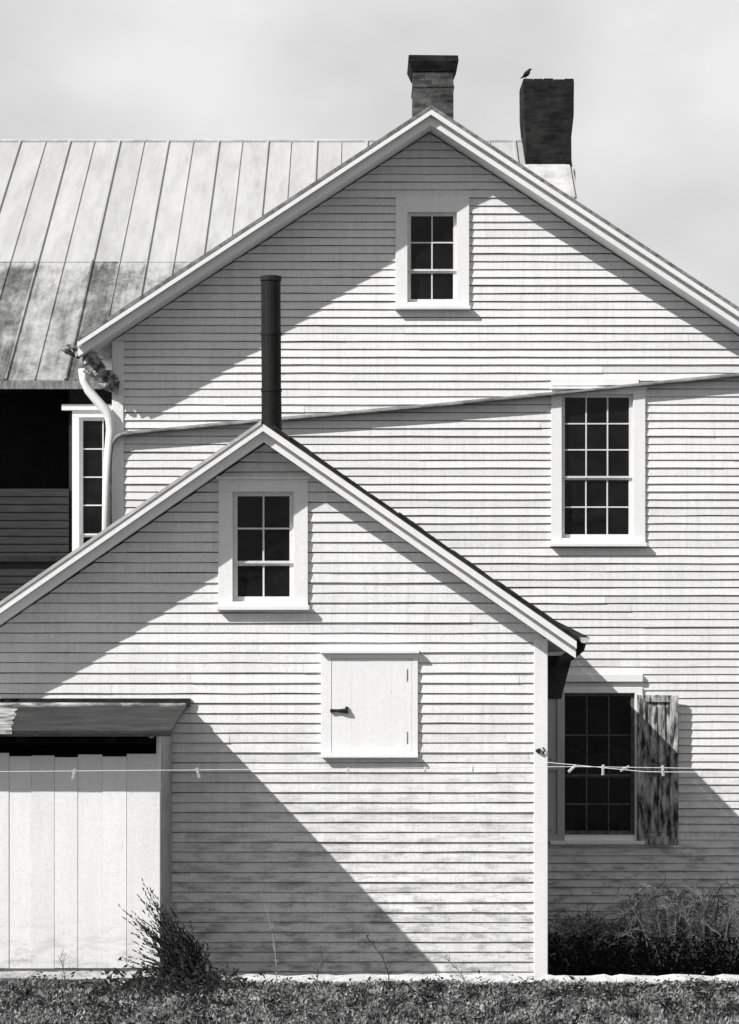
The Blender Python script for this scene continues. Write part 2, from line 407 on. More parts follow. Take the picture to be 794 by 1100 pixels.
# right side clapboards are plain boards
def roof_set(parent, ax, az, sl, exl, exr, yr, yw, yback, crown, fascia, rm, und, rthick, dark_right=None):
    zl, zr = az - sl * (ax - exl), az - sl * (exr - ax)
    r = MB()
    r.prism([(exl, zl - rthick), (ax, az - rthick), (exr, zr - rthick), (exr, zr), (ax, az), (exl, zl)], yr - 0.090, yback)
    ro = r.build('roof', rm, parent)
    for s, e, z in ((-1, exl, zl), (1, exr, zr)):
        b = MB()
        p0 = (ax, az - rthick - 0.001); p1 = (e, z - rthick - 0.001)
        b.bar(p0, p1, crown, yr - 0.084, yr + 0.01)
        p0 = (ax, az - rthick - crown - 0.0015); p1 = (e, z - rthick - crown - 0.0015)
        b.bar(p0, p1, fascia, yr + 0.012, yr + 0.04)
        b.build('rake_board', M['trim'], parent, bevel=0.003)
        f = MB()                                     # boxed soffit back to the wall
        q0 = (ax, az - rthick - 0.002); q1 = (e, z - rthick - 0.002)
        f.bar(q0, q1, und - rthick - 0.02, yr + 0.041, yw + 0.09)
        f.build('soffit', M['trim'], parent)
    return ro
roofA = roof_set(add_h, ax, az, sl, lx, ex, YR, YA, YB - 0.03, 0.085, 0.115, M['shingle_dark'], und, 0.035)
# ragged roofing edge that shows above the right rake
rg = MB(); rr = random.Random(5); x = ax + 0.12
while x < ex - 0.05:
    w = rr.uniform(0.10, 0.24)
    z = roofz(x); z2 = roofz(min(x + w, ex + .02)); t = rr.uniform(0.018, 0.034)
    rg.bar((x, z + t), (min(x + w, ex + .02), z2 + t - rr.uniform(0, .008)), t - 0.002, YR - 0.095 - rr.uniform(0, .02), YR + 0.6)
    x += w - 0.001
rg.build('roof_edge', M['shingle_dark'], add_h)
pl = MB(); pl.bar((ax - 0.02, roofz(ax - .02) + 0.012), (lx, roofz(lx) + 0.012), 0.045, YR - 0.097, YR - 0.0915)  # added pale strip paints in the sunlit left roof edge
pl.build('lit_edge_strip', M['flash'], add_h)
# corner boards + base board
cb = MB(); cb.box(WX(573.5, YA), wxr + 0.004, YA - 0.036, YA + 0.12, -0.75, roofz(wxr) - und - 0.002)
cb.build('corner_board', M['trim'], add_h, bevel=0.006)
cb = MB(); cb.box(wxl - 0.004, wxl + 0.15, YA - 0.036, YA + 0.12, -0.05, roofz(wxl) - und - 0.002)
cb.build('corner_board', M['trim'], add_h, bevel=0.006)
# side eaves box
for s, e in ((1, ex), (-1, lx)):
    b = MB(); w_ = wxr if s > 0 else wxl
    zz = roofz(e)
    b.box(min(w_, e), max(w_, e), YA + 0.095, YB - 0.05, zz - und, zz - und + 0.04)
    b.build('eave_soffit', M['trim'], add_h)
# half-round eaves gutter at right with pale stopped end and dark outlet elbow
g = MB(); gc = (WX(627, YR), WZ(684.5, YR)); gr = 0.062
yy0 = YR - .085
ring = [(gc[0] + gr * math.cos(a), gc[1] + gr * math.sin(a)) for a in [math.pi + math.pi * k / 10 for k in range(11)]]
vs = []; fs = []
for (x, z) in ring: vs += [(x, yy0, z), (x, YB - 0.02, z)]
for i in range(10): fs.append((2 * i, 2 * i + 1, 2 * i + 3, 2 * i + 2))
g.add(vs, fs)
gut = g.build('gutter', M['zinc'], add_h)
gm = gut.modifiers.new('Solidify', 'SOLIDIFY'); gm.thickness = 0.006
gc_ = MB(); gc_.prism([(x, z) for x, z in ring], yy0 - 0.006, yy0); gc_.build('gutter_end', M['flash'], gut)
oe = MB(); oe.tube([(gc[0] - .01, YR + .12, gc[1] - .04), (gc[0] - .03, YR + .14, gc[1] - .13), (gc[0] - .13, YR + .3, gc[1] - .23), (wxr + .10, YA + 0.2, gc[1] - .36), (wxr + .075, YA + .25, gc[1] - .50)], [.065, .06, .06, .06, .06], 10)
oe.build('outlet_elbow', M['zinc'], gut, smooth=True)
br_ = MB(); br_.prism([(wxr + .008, roofz(ex) - und - .50), (wxr + .17, roofz(ex) - und - .50), (wxr + .27, roofz(ex) - und - .12), (wxr + .30, roofz(ex) - und - .003), (wxr + .008, roofz(ex) - und - .003)], YA + .13, YA + .19)
br_.build('eave_bracket', M['zinc'], add_h)
# stove pipe
YP = 24.75
pm = MB(); px_ = WX(292, YP); pr = WX(303, YP) - px_
zt = WZ(299, YP); zb = az - 0.25
pts = [(px_, YP, zb)]; rs = [pr * 1.0]
for k in range(1, 4):
    z = zb + (zt - zb) * k / 3.0
    if k < 3:
        pts += [(px_ - .004 * k, YP, z - .012), (px_ - .004 * k, YP, z - .01), (px_ - .004 * k, YP, z + .03), (px_ - .004 * k, YP, z + .032)]; rs += [pr * .97, pr * 1.02, pr * 1.02, pr * .95]
    else: pts.append((px_ - .012, YP, z)); rs.append(pr * .96)
pm.tube(pts, rs, 20)
pipe = pm.build('stove_pipe', M['iron'], add_h, smooth=False)
cp = MB(); cp.tube([(px_ - .012, YP, zt - .03), (px_ - .012, YP, zt + .025)], pr * 1.05, 20); cp.build('pipe_rim', M['zinc'], pipe)
# iron hook on the corner board
hk = MB(); hxk, hzk = WX(580, YA), WZ(806, YA)
hk.tube([(hxk - .05, YA - .045, hzk), (hxk - .02, YA - .055, hzk), (hxk, YA - .06, hzk)], [.012, .028, .03], 8)
hk.tube([(hxk + .035, YA - .045, hzk - .035), (hxk + .045, YA - .075, hzk), (hxk + .035, YA - .045, hzk + .035)], .01, 6)
hk.build('line_hook', M['iron'], add_h)

# ================================================================== MAIN HOUSE
YM = 30.4; OVM = 0.63; YMR = YM - OVM
mh = thing('gable_house', 'tall white clapboard house with wide gable, filling the right behind the annex', 'house', (0.9, YM, 0))
mx_, mz = WX(463, YMR), WZ(114, YMR)
mlx, mlz = WX(84, YMR), WZ(363, YMR)
msl = (mz - mlz) / (mx_ - mlx); mrx = 2 * mx_ - mlx + .4
mroof = lambda x: mz - msl * abs(x - mx_)
mwl = WX(121, YM); mwr = 2 * mx_ - mwl + .45
mund = 0.262
def xl_m(z): return max(mwl, mx_ - (mz - mund - z) / msl)
def xr_m(z): return min(mwr, mx_ + (mz - mund - z) / msl)
holesM = []
holesM.append(window(mh, YM, (425, 504, 212, 333), (441.5, 487, 232, 321), 2, 2, 1, split=292, label='small attic window high under the main gable', sillproj=0.13, cap=False, proj=.06))
holesM.append(window(mh, YM, (592, 693, 416, 587), (607, 676, 427, 574), 3, 3, 2, split=514.5, label='tall fifteen-pane window below the sloping gutter'))
holesM.append(window(mh, YM, (592, 690, 738, 906), (607, 678, 748, 893), 3, 2, 2, split=835, label='dark ground floor window between shutters', sashmat=M['dark_grey_sash'], cap=False))
siding('siding', M['siding2'], mh, xl_m, xr_m, -.8, mz - mund, 0.1145, YM, holesM, 0.024, 11)
b = MB(); bz = 0.34; YMB = 38.3
b.prism([(mwl + .01, -.9), (mwr - .01, -.9), (mwr - .01, mroof(mwr) - bz), (mx_, mz - bz), (mwl + .01, mroof(mwl) - bz)], YM + 0.11, YMB)
b.build('wall', M['siding2'], mh)
roof_set(mh, mx_, mz, msl, mlx, mrx, YMR, YM, YMB, 0.08, 0.125, M['shingle'], mund, 0.055)
for s in (-1, 1):
    c = MB(); w_ = mwl if s < 0 else mwr; e = mlx if s < 0 else mrx
    if s < 0: c.box(w_ - .004, WX(133, YM), YM - .04, YM + .14, -.05, mroof(w_) - mund - .002)
    else: c.box(w_ - .16, w_ + .004, YM - .04, YM + .14, -.05, mroof(w_) - mund - .002)
    c.build('corner_board', M['trim'], mh, bevel=.006)
    c = MB(); zz = mroof(e); c.box(min(w_, e), max(w_, e), YM + .095, YMB - 1.5, zz - mund, zz - mund + .04); c.build('eave_soffit', M['trim'], mh)
# lintel board over the ground floor window
lb = MB(); lb.box(WX(594, YM), WX(690, YM), YM - .085, YM + .01, WZ(732, YM), WZ(724, YM)); lb.build('lintel', M['trim'], mh, bevel=.004)
lb = MB(); lb.box(WX(592, YM), WX(686, YM), YM - .045, YM + .01, WZ(414, YM), WZ(407, YM)); lb.build('lintel', M['trim'], mh, bevel=.004)
# shutters
def shutter(x0, x1, z0, z1, y, mat, label, tilt=0.0):
    s = MB(); w = x1 - x0; st = w * .2
    def pt(x): return y - tilt * (x - x0)
    def bx(a, b_, za, zb, ya, yb): 
        s.add([(a, pt(a) + ya, za), (b_, pt(b_) + ya, za), (b_, pt(b_) + yb, za), (a, pt(a) + yb, za), (a, pt(a) + ya, zb), (b_, pt(b_) + ya, zb), (b_, pt(b_) + yb, zb), (a, pt(a) + yb, zb)],
              [(0, 3, 2, 1), (4, 5, 6, 7), (0, 1, 5, 4), (1, 2, 6, 5), (2, 3, 7, 6), (3, 0, 4, 7)])
    bx(x0, x0 + st, z0, z1, -.05, 0); bx(x1 - st, x1, z0, z1, -.05, 0)
    zm = z0 + (z1 - z0) * .5
    for za, zb in ((z0, z0 + .12), (zm - .05, zm + .05), (z1 - .1, z1)): bx(x0 + st, x1 - st, za, zb, -.048, 0)
    for za, zb in ((z0 + .12, zm - .05), (zm + .05, z1 - .1)):
        bx(x0 + st + .001, x1 - st - .001, za + .001, zb - .001, -.012, -.002)
        bx(x0 + st + w * .12, x0 + w * .485, za + .06, zb - .06, -.038, -.012); bx(x0 + w * .515, x1 - st - w * .12, za + .06, zb - .06, -.038, -.012)
    return s.build('shutter', mat, mh, bevel=.004, label=label)
shutter(WX(684, YM), WX(727, YM), WZ(906, YM), WZ(746, YM), YM - .055, M['shutter'], 'open shutter with peeling weathered paint, half in sun', tilt=.12)
shutter(WX(566, YM), WX(606, YM), WZ(904, YM), WZ(742, YM), YM - .055, M['shutter_pale'], 'pale shutter partly hidden by the annex corner')
# sloping trough across the wall
g = MB()
tA = (WX(131, YM), WZ(466, YM)); tB = (WX(830, YM), WZ(399.5, YM))
def bar3(mb, a, b_, t, y0, y1, y0b=None):
    mb.bar(a, b_, t, y0, y1)
pr_ = 0.17
n = 24; o = len(g.v)
prof = [(YM - .01, 0.03), (YM - pr_ + .04, 0.006), (YM - pr_, -.004), (YM - pr_ - .003, -.022), (YM - pr_ + .05, -.034), (YM - .01, -.03)]
vs = []; fs = []
for i in range(n + 1):
    k = i / n; x = tA[0] + (tB[0] - tA[0]) * k; z = tA[1] + (tB[1] - tA[1]) * k + .006 * math.sin(k * 9) - .012 * math.sin(k * math.pi)
    for (y, dz) in prof: vs.append((x, y, z + dz))
m_ = len(prof)
for i in range(n):
    for j in range(m_):
        a = i * m_ + j; b2 = i * m_ + (j + 1) % m_
        fs.append((a, b2, b2 + m_, a + m_))
fs.append(tuple(range(m_ - 1, -1, -1))); fs.append(tuple(range(n * m_, n * m_ + m_)))
g.add(vs, fs); tr = g.build('wall_gutter', M['gutter_grey'], mh, label='long thin sloping gutter nailed across the clapboards')
d = MB(); yq = YM - .13
d.tube([(WX(142, YM), yq, WZ(465.5, YM)), (WX(133, YM), yq, WZ(467, YM)), (WX(126, YM), yq, WZ(470, YM)), (WX(121.5, YM), yq, WZ(477, YM)), (WX(119.5, YM), yq, WZ(488, YM)), (WX(119, YM), yq, WZ(500, YM)), (WX(119, YM), yq, WZ(700, YM))], .034, 10)
d.build('drain_pipe', M['grey_wood'], tr, smooth=True)
# white downspout, from the broken eaves gutter
yq = YM - .12
d = MB(); P = lambda a, b_, y=yq: (WX(a, y), y, WZ(b_, y))
d.tube([P(88, 396), P(90, 409), P(95, 419), P(104, 430), P(114, 441), P(118, 450), P(118.5, 462), P(116.5, 485), P(114.5, 520), P(113, 640)], [.055, .06, .068, .07, .07, .068, .062, .06, .06, .06], 12)
d.build('downspout', M['trim'], mh, smooth=True, label='white downspout with a double bend at the left corner')
# rusted, broken run of gutter outlet: ribbed pieces stepping down to the wall
d = MB(); q0 = Vector(P(84, 376, YM - .25)); q1 = Vector(P(127, 418, YM - .12)); n = 26
pts = []; rs = []
for i in range(n + 1):
    k = i / n
    p = q0.lerp(q1, k) + Vector((0, 0, .05 * math.sin(k * 6.5))) + Vector((R.uniform(-.01, .01), 0, R.uniform(-.01, .01)))
    pts.append(p); rs.append(.085 + .035 * math.sin(k * 26) + R.uniform(-.012, .012) + (.02 if .2 < k < .35 or .6 < k < .75 else 0))
d.tube(pts, rs, 9)
for (a, b_, w) in ((72, 378, .05), (78, 374, .04), (100, 382, .05), (105, 390, .045), (118, 402, .05), (96, 402, .04), (112, 416, .05)):
    c_ = Vector(P(a, b_, YM - .3))
    d.tube([c_ + Vector((-.09, 0, .05)), c_ + Vector((.0, .03, .02)), c_ + Vector((.1, .1, -.06))], [.012, w, .015], 6)
rg_ = d.build('broken_gutter', M['rust'], mh, label='rusted broken gutter outlet hanging at the left eave')
# pale mended boards beside the stovepipe come with the siding; chimney on the ridge
YC = 31.6; CW = (WX(487, YC) - WX(443.5, YC)) / 2; cxm = WX(465.5, YC)
c = MB()
zt = WZ(60, YC); zc1 = WZ(77, YC)
c.box(cxm - CW, cxm + CW, YC, YC + .8, mz - .6, zc1)
ch = c.build('chimney', M['brick'], mh, bevel=.006, label='brick chimney with a dark flared cap on the main ridge')
c = MB()
e = .075; t_ = (c, zc1)
pv = []
for ee, z_ in ((.012, zc1 + .0005), (.065, zc1 + .13), (e, zc1 + .15), (e - .008, zt)):
    for dx, dy in ((-1, 0), (1, 0), (1, 1), (-1, 1)):
        pv.append((cxm + dx * (CW + ee), YC - ee if dy == 0 else YC + .8 + ee, z_ + R.uniform(-.008, .008) * (z_ == zt)))
fs = [(3, 2, 1, 0), (12, 13, 14, 15)]
for l_ in range(3):
    for q in range(4): a_ = 4 * l_ + q; b_ = 4 * l_ + (q + 1) % 4; fs.append((a_, b_, b_ + 4, a_ + 4))
c.add(pv, fs)
c.build('cap', M['brick_dark'], ch, bevel=.006)
c = MB(); c.box(cxm - CW - .012, cxm + CW + .012, YC - .012, YC + .81, WZ(94, YC), WZ(91.5, YC)); c.build('band', M['brick'], ch, bevel=.004)
f = MB(); f.box(cxm - CW - .03, cxm + CW + .03, YC - .03, YC + .83, mz - .45, mz - .1); f.build('flashing', M['zinc'], ch)

# ================================================================== REAR WING
YW = 33.0; YE = 32.75; YRG = 39.8
EZ = WZ(408, YE); RZ = WZ(152, YRG)
WL, WR = -10.0, WX(610.5, YRG)
rw = thing('rear_wing', 'long rear wing with pale standing seam metal roof at the left', 'house', (-4.0, YW, 0))
def wroof(y): return EZ + (RZ - EZ) * (y - YE) / (YRG - YE)
rm = MB()
th = .06
YBK = 2 * YRG - YE
vs = [(YE, EZ), (YRG, RZ), (YBK, EZ), (YBK, EZ - th), (YRG, RZ - th), (YE, EZ - th)]
rm.add([(WL, y, z) for y, z in vs] + [(WR, y, z) for y, z in vs],
       [(0, 6, 7, 1), (1, 7, 8, 2), (2, 8, 9, 3), (3, 9, 10, 4), (4, 10, 11, 5), (5, 11, 6, 0), (0, 1, 4, 5), (1, 2, 3, 4), (11, 10, 7, 6), (10, 9, 8, 7)])
roofW = rm.build('roof', M['tin'], rw)
nrm = Vector((0, -(RZ - EZ), YRG - YE)).normalized()
dirv = Vector((0, YRG - YE, RZ - EZ)).normalized(); L = math.hypot(YRG - YE, RZ - EZ)
sx_ = 26.5 * YRG / F; k0 = WX(22, YRG)
k = -16; seamn = 0
def seam_box(mb, x, w, h, s0, s1, lift=0.001, skew=0):
    base = Vector((0, YE, EZ))
    pv = []
    for s in (s0, s1):
        for dx, hh in ((-w / 2, lift), (w / 2, lift), (w / 2 * .8, h), (-w / 2 * .8, h)):
            p = base + dirv * s + nrm * hh; pv.append((x + dx + skew * (s / L), p.y, p.z))
    mb.add(pv, [(0, 1, 2, 3), (7, 6, 5, 4), (0, 4, 5, 1), (1, 5, 6, 2), (2, 6, 7, 3), (3, 7, 4, 0)])
sm = MB()
while True:
    x = k0 + sx_ * k
    if x > WR - .05: break
    if x > WL + .05:
        wide = (k % 2 == 0)
        sk = R.uniform(-.012, .012)
        seam_box(sm, x + R.uniform(-.008, .008), (.05 if wide else .016), (.036 if wide else .022), -.02, L - .02, skew=sk)
    k += 1
sm.build('seams', M['tin'], roofW)
lap = MB()
base = Vector((0, YE, EZ)); sL = L * (35.88 - YE) / (YRG - YE)
for s_, w_, h_ in ((sL, .05, .012),):
    pv = []
    for x in (WL, WR):
        for ds, hh in ((0, .0015), (w_, .0015), (w_, .003), (0, h_)):
            p = base + dirv * (s_ + ds) + nrm * hh; pv.append((x, p.y, p.z))
    lap.add(pv, [(0, 1, 2, 3), (7, 6, 5, 4), (0, 4, 5, 1), (1, 5, 6, 2), (2, 6, 7, 3), (3, 7, 4, 0)])
lap.build('sheet_lap', M['tin'], roofW)
rc = MB(); rc.tube([(WL, YRG, RZ + .01), (WR, YRG, RZ + .01)], .035, 8); rc.build('ridge_cap', M['flash'], roofW)
fm = MB(); fm.box(WL, WR, YE - .02, YE + .03, WZ(418, YE), EZ - th + .045); fm.build('fascia', M['grey_wood'], rw, bevel=.004)
# loggia opening under the eave, dark boarded wall below it, window wall next to the house
zo = WZ(525, YW)
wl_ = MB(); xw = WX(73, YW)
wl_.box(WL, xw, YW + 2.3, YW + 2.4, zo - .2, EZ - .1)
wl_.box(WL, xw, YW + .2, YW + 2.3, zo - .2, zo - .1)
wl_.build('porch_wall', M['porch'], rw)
def dark_courses():
    z_ = -.05; d_ = MB(); i = 0
    while z_ < zo - .01:
        zb_ = min(z_ + .125, zo); pr2 = .02
        xr_ = WX(74, YW) if z_ > zo - 1.3 else mwl + .02
        d_.add([(WL, YW - pr2, z_), (xr_, YW - pr2, z_), (xr_, YW - .003, zb_), (WL, YW - .003, zb_), (WL, YW + .02, z_), (xr_, YW + .02, z_)], [(0, 1, 2, 3), (4, 5, 1, 0)])
        z_ = zb_
    return d_
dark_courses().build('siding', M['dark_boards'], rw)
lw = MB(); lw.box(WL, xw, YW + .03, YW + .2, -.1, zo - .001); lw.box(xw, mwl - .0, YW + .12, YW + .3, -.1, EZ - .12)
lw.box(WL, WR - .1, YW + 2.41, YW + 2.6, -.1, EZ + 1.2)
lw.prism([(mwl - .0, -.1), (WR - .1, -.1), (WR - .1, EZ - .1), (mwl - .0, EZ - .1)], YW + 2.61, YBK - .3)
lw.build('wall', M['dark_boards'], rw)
for x in (WL + .1, WR - .14):
    gw = MB()
    vsx = [(YE + .3, EZ - .1), (YBK - .3, EZ - .1), (YRG, RZ - .12)]
    gw.add([(x, y, z) for y, z in vsx] + [(x + .06, y, z) for y, z in vsx], [(0, 1, 2), (5, 4, 3), (0, 3, 4, 1), (1, 4, 5, 2), (2, 5, 3, 0)])
    gw.build('gable_wall', M['siding2'], rw)
lm = MB(); lm.box(WL, WX(74, YW), YW - .09, YW + .02, WZ(603, YW), WZ(597, YW)); lm.build('ledge', M['near_black'], rw)
window(rw, YW, (78, 142, 441, 640), (89, 132, 452, 634), 2, 4, 2, cap=False, split=576, label='tall narrow window seen past the downspout', sillproj=.08)
hb = MB(); hb.box(WX(67, YW), mwl, YW - .09, YW + .1, WZ(441, YW), WZ(434.5, YW)); hb.build('lintel', M['trim'], rw, bevel=.004)
# chimney
YCH = 38.9; c0, c1 = WX(565, YCH), WX(614.5, YCH); czt = WZ(86, YCH); czb = WZ(182, YCH)
c = MB(); n = 7
c.prism([(c0, czb - .5), (c1, czb - .5), (c1 - .01, czb + .6), (c1 + .035, czb + 1.0), (c1 + .04, czt), (c0 - .05, czt), (c0 - .045, czb + 1.05), (c0 - .005, czb + .6)], YCH, YCH + 1.0)
chb = c.build('chimney', M['brick_dark'], rw, bevel=.012, label='big dark brick chimney with a bird on its edge')
f = MB(); f.box(c0 - .02, c1 + .06, YCH - .06, YCH + .02, czb - 1.0, czb - .0); f.build('flashing', M['flash'], chb)
ap = MB(); s9 = L * (YCH - YE) / (YRG - YE); seam_box(ap, (c0 + c1) / 2 - .04, c1 - c0 + .0, .05, s9 - 1.3, s9 + .02, lift=.04); ap.build('apron', M['flash'], chb)
c = MB()
for i in range(5):
    a = c0 - .05 + (c1 - c0 + .09) * i / 5; c.box(a + .004, a + (c1 - c0 + .09) / 5 - .004, YCH + .01, YCH + .99, czt + .0005, czt + .03 + R.uniform(-.012, .012))
c.build('coping', M['brick_dark'], chb, bevel=.008)

# bird
def bird():
    bx, by = c0 + .02, YCH + .12; bz = czt + .035
    mb = MB()
    T = lambda x, z, y=0: (bx + x, by + y, bz + z)
    mb.tube([T(-.115, .02), T(-.07, .045), T(-.035, .075), T(.0, .105), T(.03, .14), T(.045, .165), T(.06, .185), T(.078, .19), T(.09, .187)],
            [.006, .016, .036, .05, .045, .030, .026, .020, .006], 10)
    mb.tube([T(.085, .188), T(.115, .180)], [.008, .002], 6)
    for y in (-.018, .018):
        mb.tube([T(-.005, .07, y), T(-.008, .035, y), T(-.002, -.003, y)], .006, 5)
        mb.tube([T(-.02, -.003, y), T(.02, -.003, y)], .004, 5)
    for y in (-.04, .04):
        mb.tube([T(.015, .125, y), T(-.03, .085, y * 1.1), T(-.09, .04, y * .5)], [.012, .026, .004], 7, flat=.5)
    o = mb.build('bird', M['bird'], None, smooth=True)
    tag(o, 'small dark bird perched on the left edge of the big dark chimney', 'bird')
bird()

# ================================================================== SHED
YSF = 22.4; YSE = 21.95
sh = thing('lean_to_shed', 'small white vertical-board lean-to shed with dark sheet roof', 'shed', (-3.2, YSF, .3))
sxr = WX(170, YSF); sxl = -5.6
shz0 = WZ(1040, YSF); topb = WZ(811, YSF)
b = MB(); x = sxl; rr = random.Random(9)
bw = (25.0) * YSF / F
xs = []
x = sxr
while x > sxl: xs.append(x); x -= bw * rr.choice((.95, 1.0, 1.05, 1.35))
xs.append(sxl)
for a, c_ in zip(xs[1:], xs[:-1]):
    t = topb + rr.uniform(-.03, .03); yv = YSF + rr.uniform(-.004, .004)
    b.box(a + .0014, c_ - .0014, yv - .012, yv + .006, shz0 + rr.uniform(-.006, .006), t, rr.uniform(.97, 1.06))
b.build('board_wall', M['boards'], sh, bevel=.003)
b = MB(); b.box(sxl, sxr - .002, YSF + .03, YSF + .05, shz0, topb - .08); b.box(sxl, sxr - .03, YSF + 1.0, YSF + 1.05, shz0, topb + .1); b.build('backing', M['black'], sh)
b = MB(); b.box(sxl, sxr - .001, YSF + .014, YSF + .028, 0, shz0 + .03)
b.build('base_board', M['boards'], sh, bevel=.005)
# side wall
b = MB(); y_ = YSF + .03
ztop_f = topb + .18
n = 10
for i in range(n):
    ya = y_ + (YA - .04 - y_) * i / n; yb_ = y_ + (YA - .04 - y_) * (i + 1) / n
    b.box(sxr - .024 + R.uniform(-.003, .003), sxr, ya + .002, yb_ - .002, 0, WZ(785, YSE) - .05 + (ya - YSE) * .045)
b.build('side_wall', M['side_boards'], sh, bevel=.003)
b = MB(); b.box(sxr - .02, sxr + .022, YSF - .012, YSF + .028, shz0, WZ(785, YSE) - .035)
b.prism([(sxr - .06, WZ(797, YSF)), (sxr - .05, WZ(797, YSF)), (sxr - .05, WZ(788, YSF)), (sxr - .13, WZ(788, YSF))], YSF - .01, YSF + .028)
b.build('corner_post', M['trim'], sh, bevel=.005)
# roof sheet
zw, ze = WZ(757, YA), WZ(785, YSE); xe = WX(202, YA)
yw = YA - .05
r = MB(); nn = 14
vs = []; fs = []
for i in range(nn + 1):
    k = i / nn; y = yw + (YSE - yw) * k; z = zw + (ze - zw) * k + .012 * math.sin(k * math.pi)
    for x in (sxl, xe): vs += [(x, y, z), (x, y, z - .03)]
for i in range(nn):
    o = 4 * i
    fs += [(o, o + 4, o + 6, o + 2), (o + 1, o + 3, o + 7, o + 5), (o + 2, o + 6, o + 7, o + 3), (o, o + 1, o + 5, o + 4)]
fs += [(0, 2, 3, 1), (4 * nn, 4 * nn + 1, 4 * nn + 3, 4 * nn + 2)]
r.add(vs, fs); rs_ = r.build('roof', M['shed_roof'], sh)
# lit roll at the head, patch, dark upstand flashing and eave strip
q = MB(); q.tube([(sxl, YA - .20, zw + .008), (-3.2, YA - .2, zw + .014), (xe - .01, YA - .20, zw + .006)], .028, 8); q.build('roof_roll', M['shed_lip'], rs_)
q = MB(); q.box(sxl, WX(205, YA), YA - .075, YA - .026, zw - .02, WZ(750, YA)); q.build('flashing', M['near_black'], rs_)
q = MB()
def shz(y):
    k = (y - yw) / (YSE - yw); return zw + (ze - zw) * k + .012 * math.sin(k * math.pi)
vs = []; fs = []
for i in range(9):
    y = YA - .3 + (YSE - .012 - YA + .3) * i / 8
    vs += [(sxl, y, shz(max(y, YSE)) + .006), (WX((17, 19, 15, 18, 16, 13, 15, 12, 13)[i], y), y, shz(max(y, YSE)) + .006)]
    if i: o = 2 * i; fs.append((o - 2, o, o + 1, o - 1))
vs += [(vs[16][0], vs[16][1], vs[16][2] - .04), (vs[17][0], vs[17][1], vs[17][2] - .04)]; fs.append((16, 18, 19, 17))
q.add(vs, fs)
q.build('patch', M['shed_lip'], rs_)
q = MB(); q.box(sxl, xe, YSE - .004, YSE + .02, ze - .06, ze - .031); q.build('eave_strip', M['near_black'], sh)  # coloured dark to paint in more of the shaded gap under the eave
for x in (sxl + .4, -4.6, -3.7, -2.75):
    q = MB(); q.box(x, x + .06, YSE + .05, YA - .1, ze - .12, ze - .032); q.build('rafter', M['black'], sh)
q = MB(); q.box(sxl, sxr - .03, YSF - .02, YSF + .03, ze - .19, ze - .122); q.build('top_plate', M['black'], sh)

# ================================================================== GROUND
YBK_ = 20.85
def bank(x): return WZ(1057, YBK_) + .018 * mnoise.noise(Vector((x * .8, 3, 0)))
gb = MB()
ys = [-400, -60, 0, 8, 14, 17, 18.5, 19.3, 20, 20.6, YBK_, YBK_ + .22, YBK_ + .24, 22.2, 24, 30, 40, 70, 160, 900]
xsn = [-700, -120, -40, -14, -9] + sorted([-7 + .5 * i for i in range(29)] + [1.98, 2.02]) + [9, 14, 40, 120, 700]
def gz(x, y):
    if y <= YBK_ + .221: return bank(x) + (.0 if y > 18 else -.02 * (18 - max(y, -20)) / 4) + .02 * mnoise.noise(Vector((x * 1.3, y * 1.3, 1)))
    if 2.0 < x < 20 and 20 < y < 35: return -.75
    return 0.0 + .01 * mnoise.noise(Vector((x, y, 5)))
vs = [(x, y, gz(x, y)) for y in ys for x in xsn]; w = len(xsn)
fs = [(j * w + i, j * w + i + 1, (j + 1) * w + i + 1, (j + 1) * w + i) for j in range(len(ys) - 1) for i in range(w - 1)]
gb.add(vs, fs); tag(gb.build('ground', M['soil'], None), kind='structure')
# pale stone edging along the top of the bank
k = MB(); x = -2.0; rr = random.Random(4)
lo_x = WX(236, YBK_)
x = lo_x
vs = []; fs = []; i = 0
while x < 9:
    e = rr.uniform(-.012, .012)
    vs += [(x, YBK_ - .02 + e, bank(x) - .06), (x, YBK_ - .02 + e, bank(x) + .028 + e * .8), (x, YBK_ + .26, bank(x) + .035 + e), (x, YBK_ + .26, -.85)]
    if i: o = 4 * i; fs += [(o - 4, o, o + 1, o - 3), (o - 3, o + 1, o + 2, o - 2), (o - 2, o + 2, o + 3, o - 1)]
    i += 1; x += rr.uniform(.06, .2)
k.add(vs, fs); tag(k.build('retaining_wall', M['stone'], None), 'low retaining wall with pale stone top along the grassy bank', 'wall')

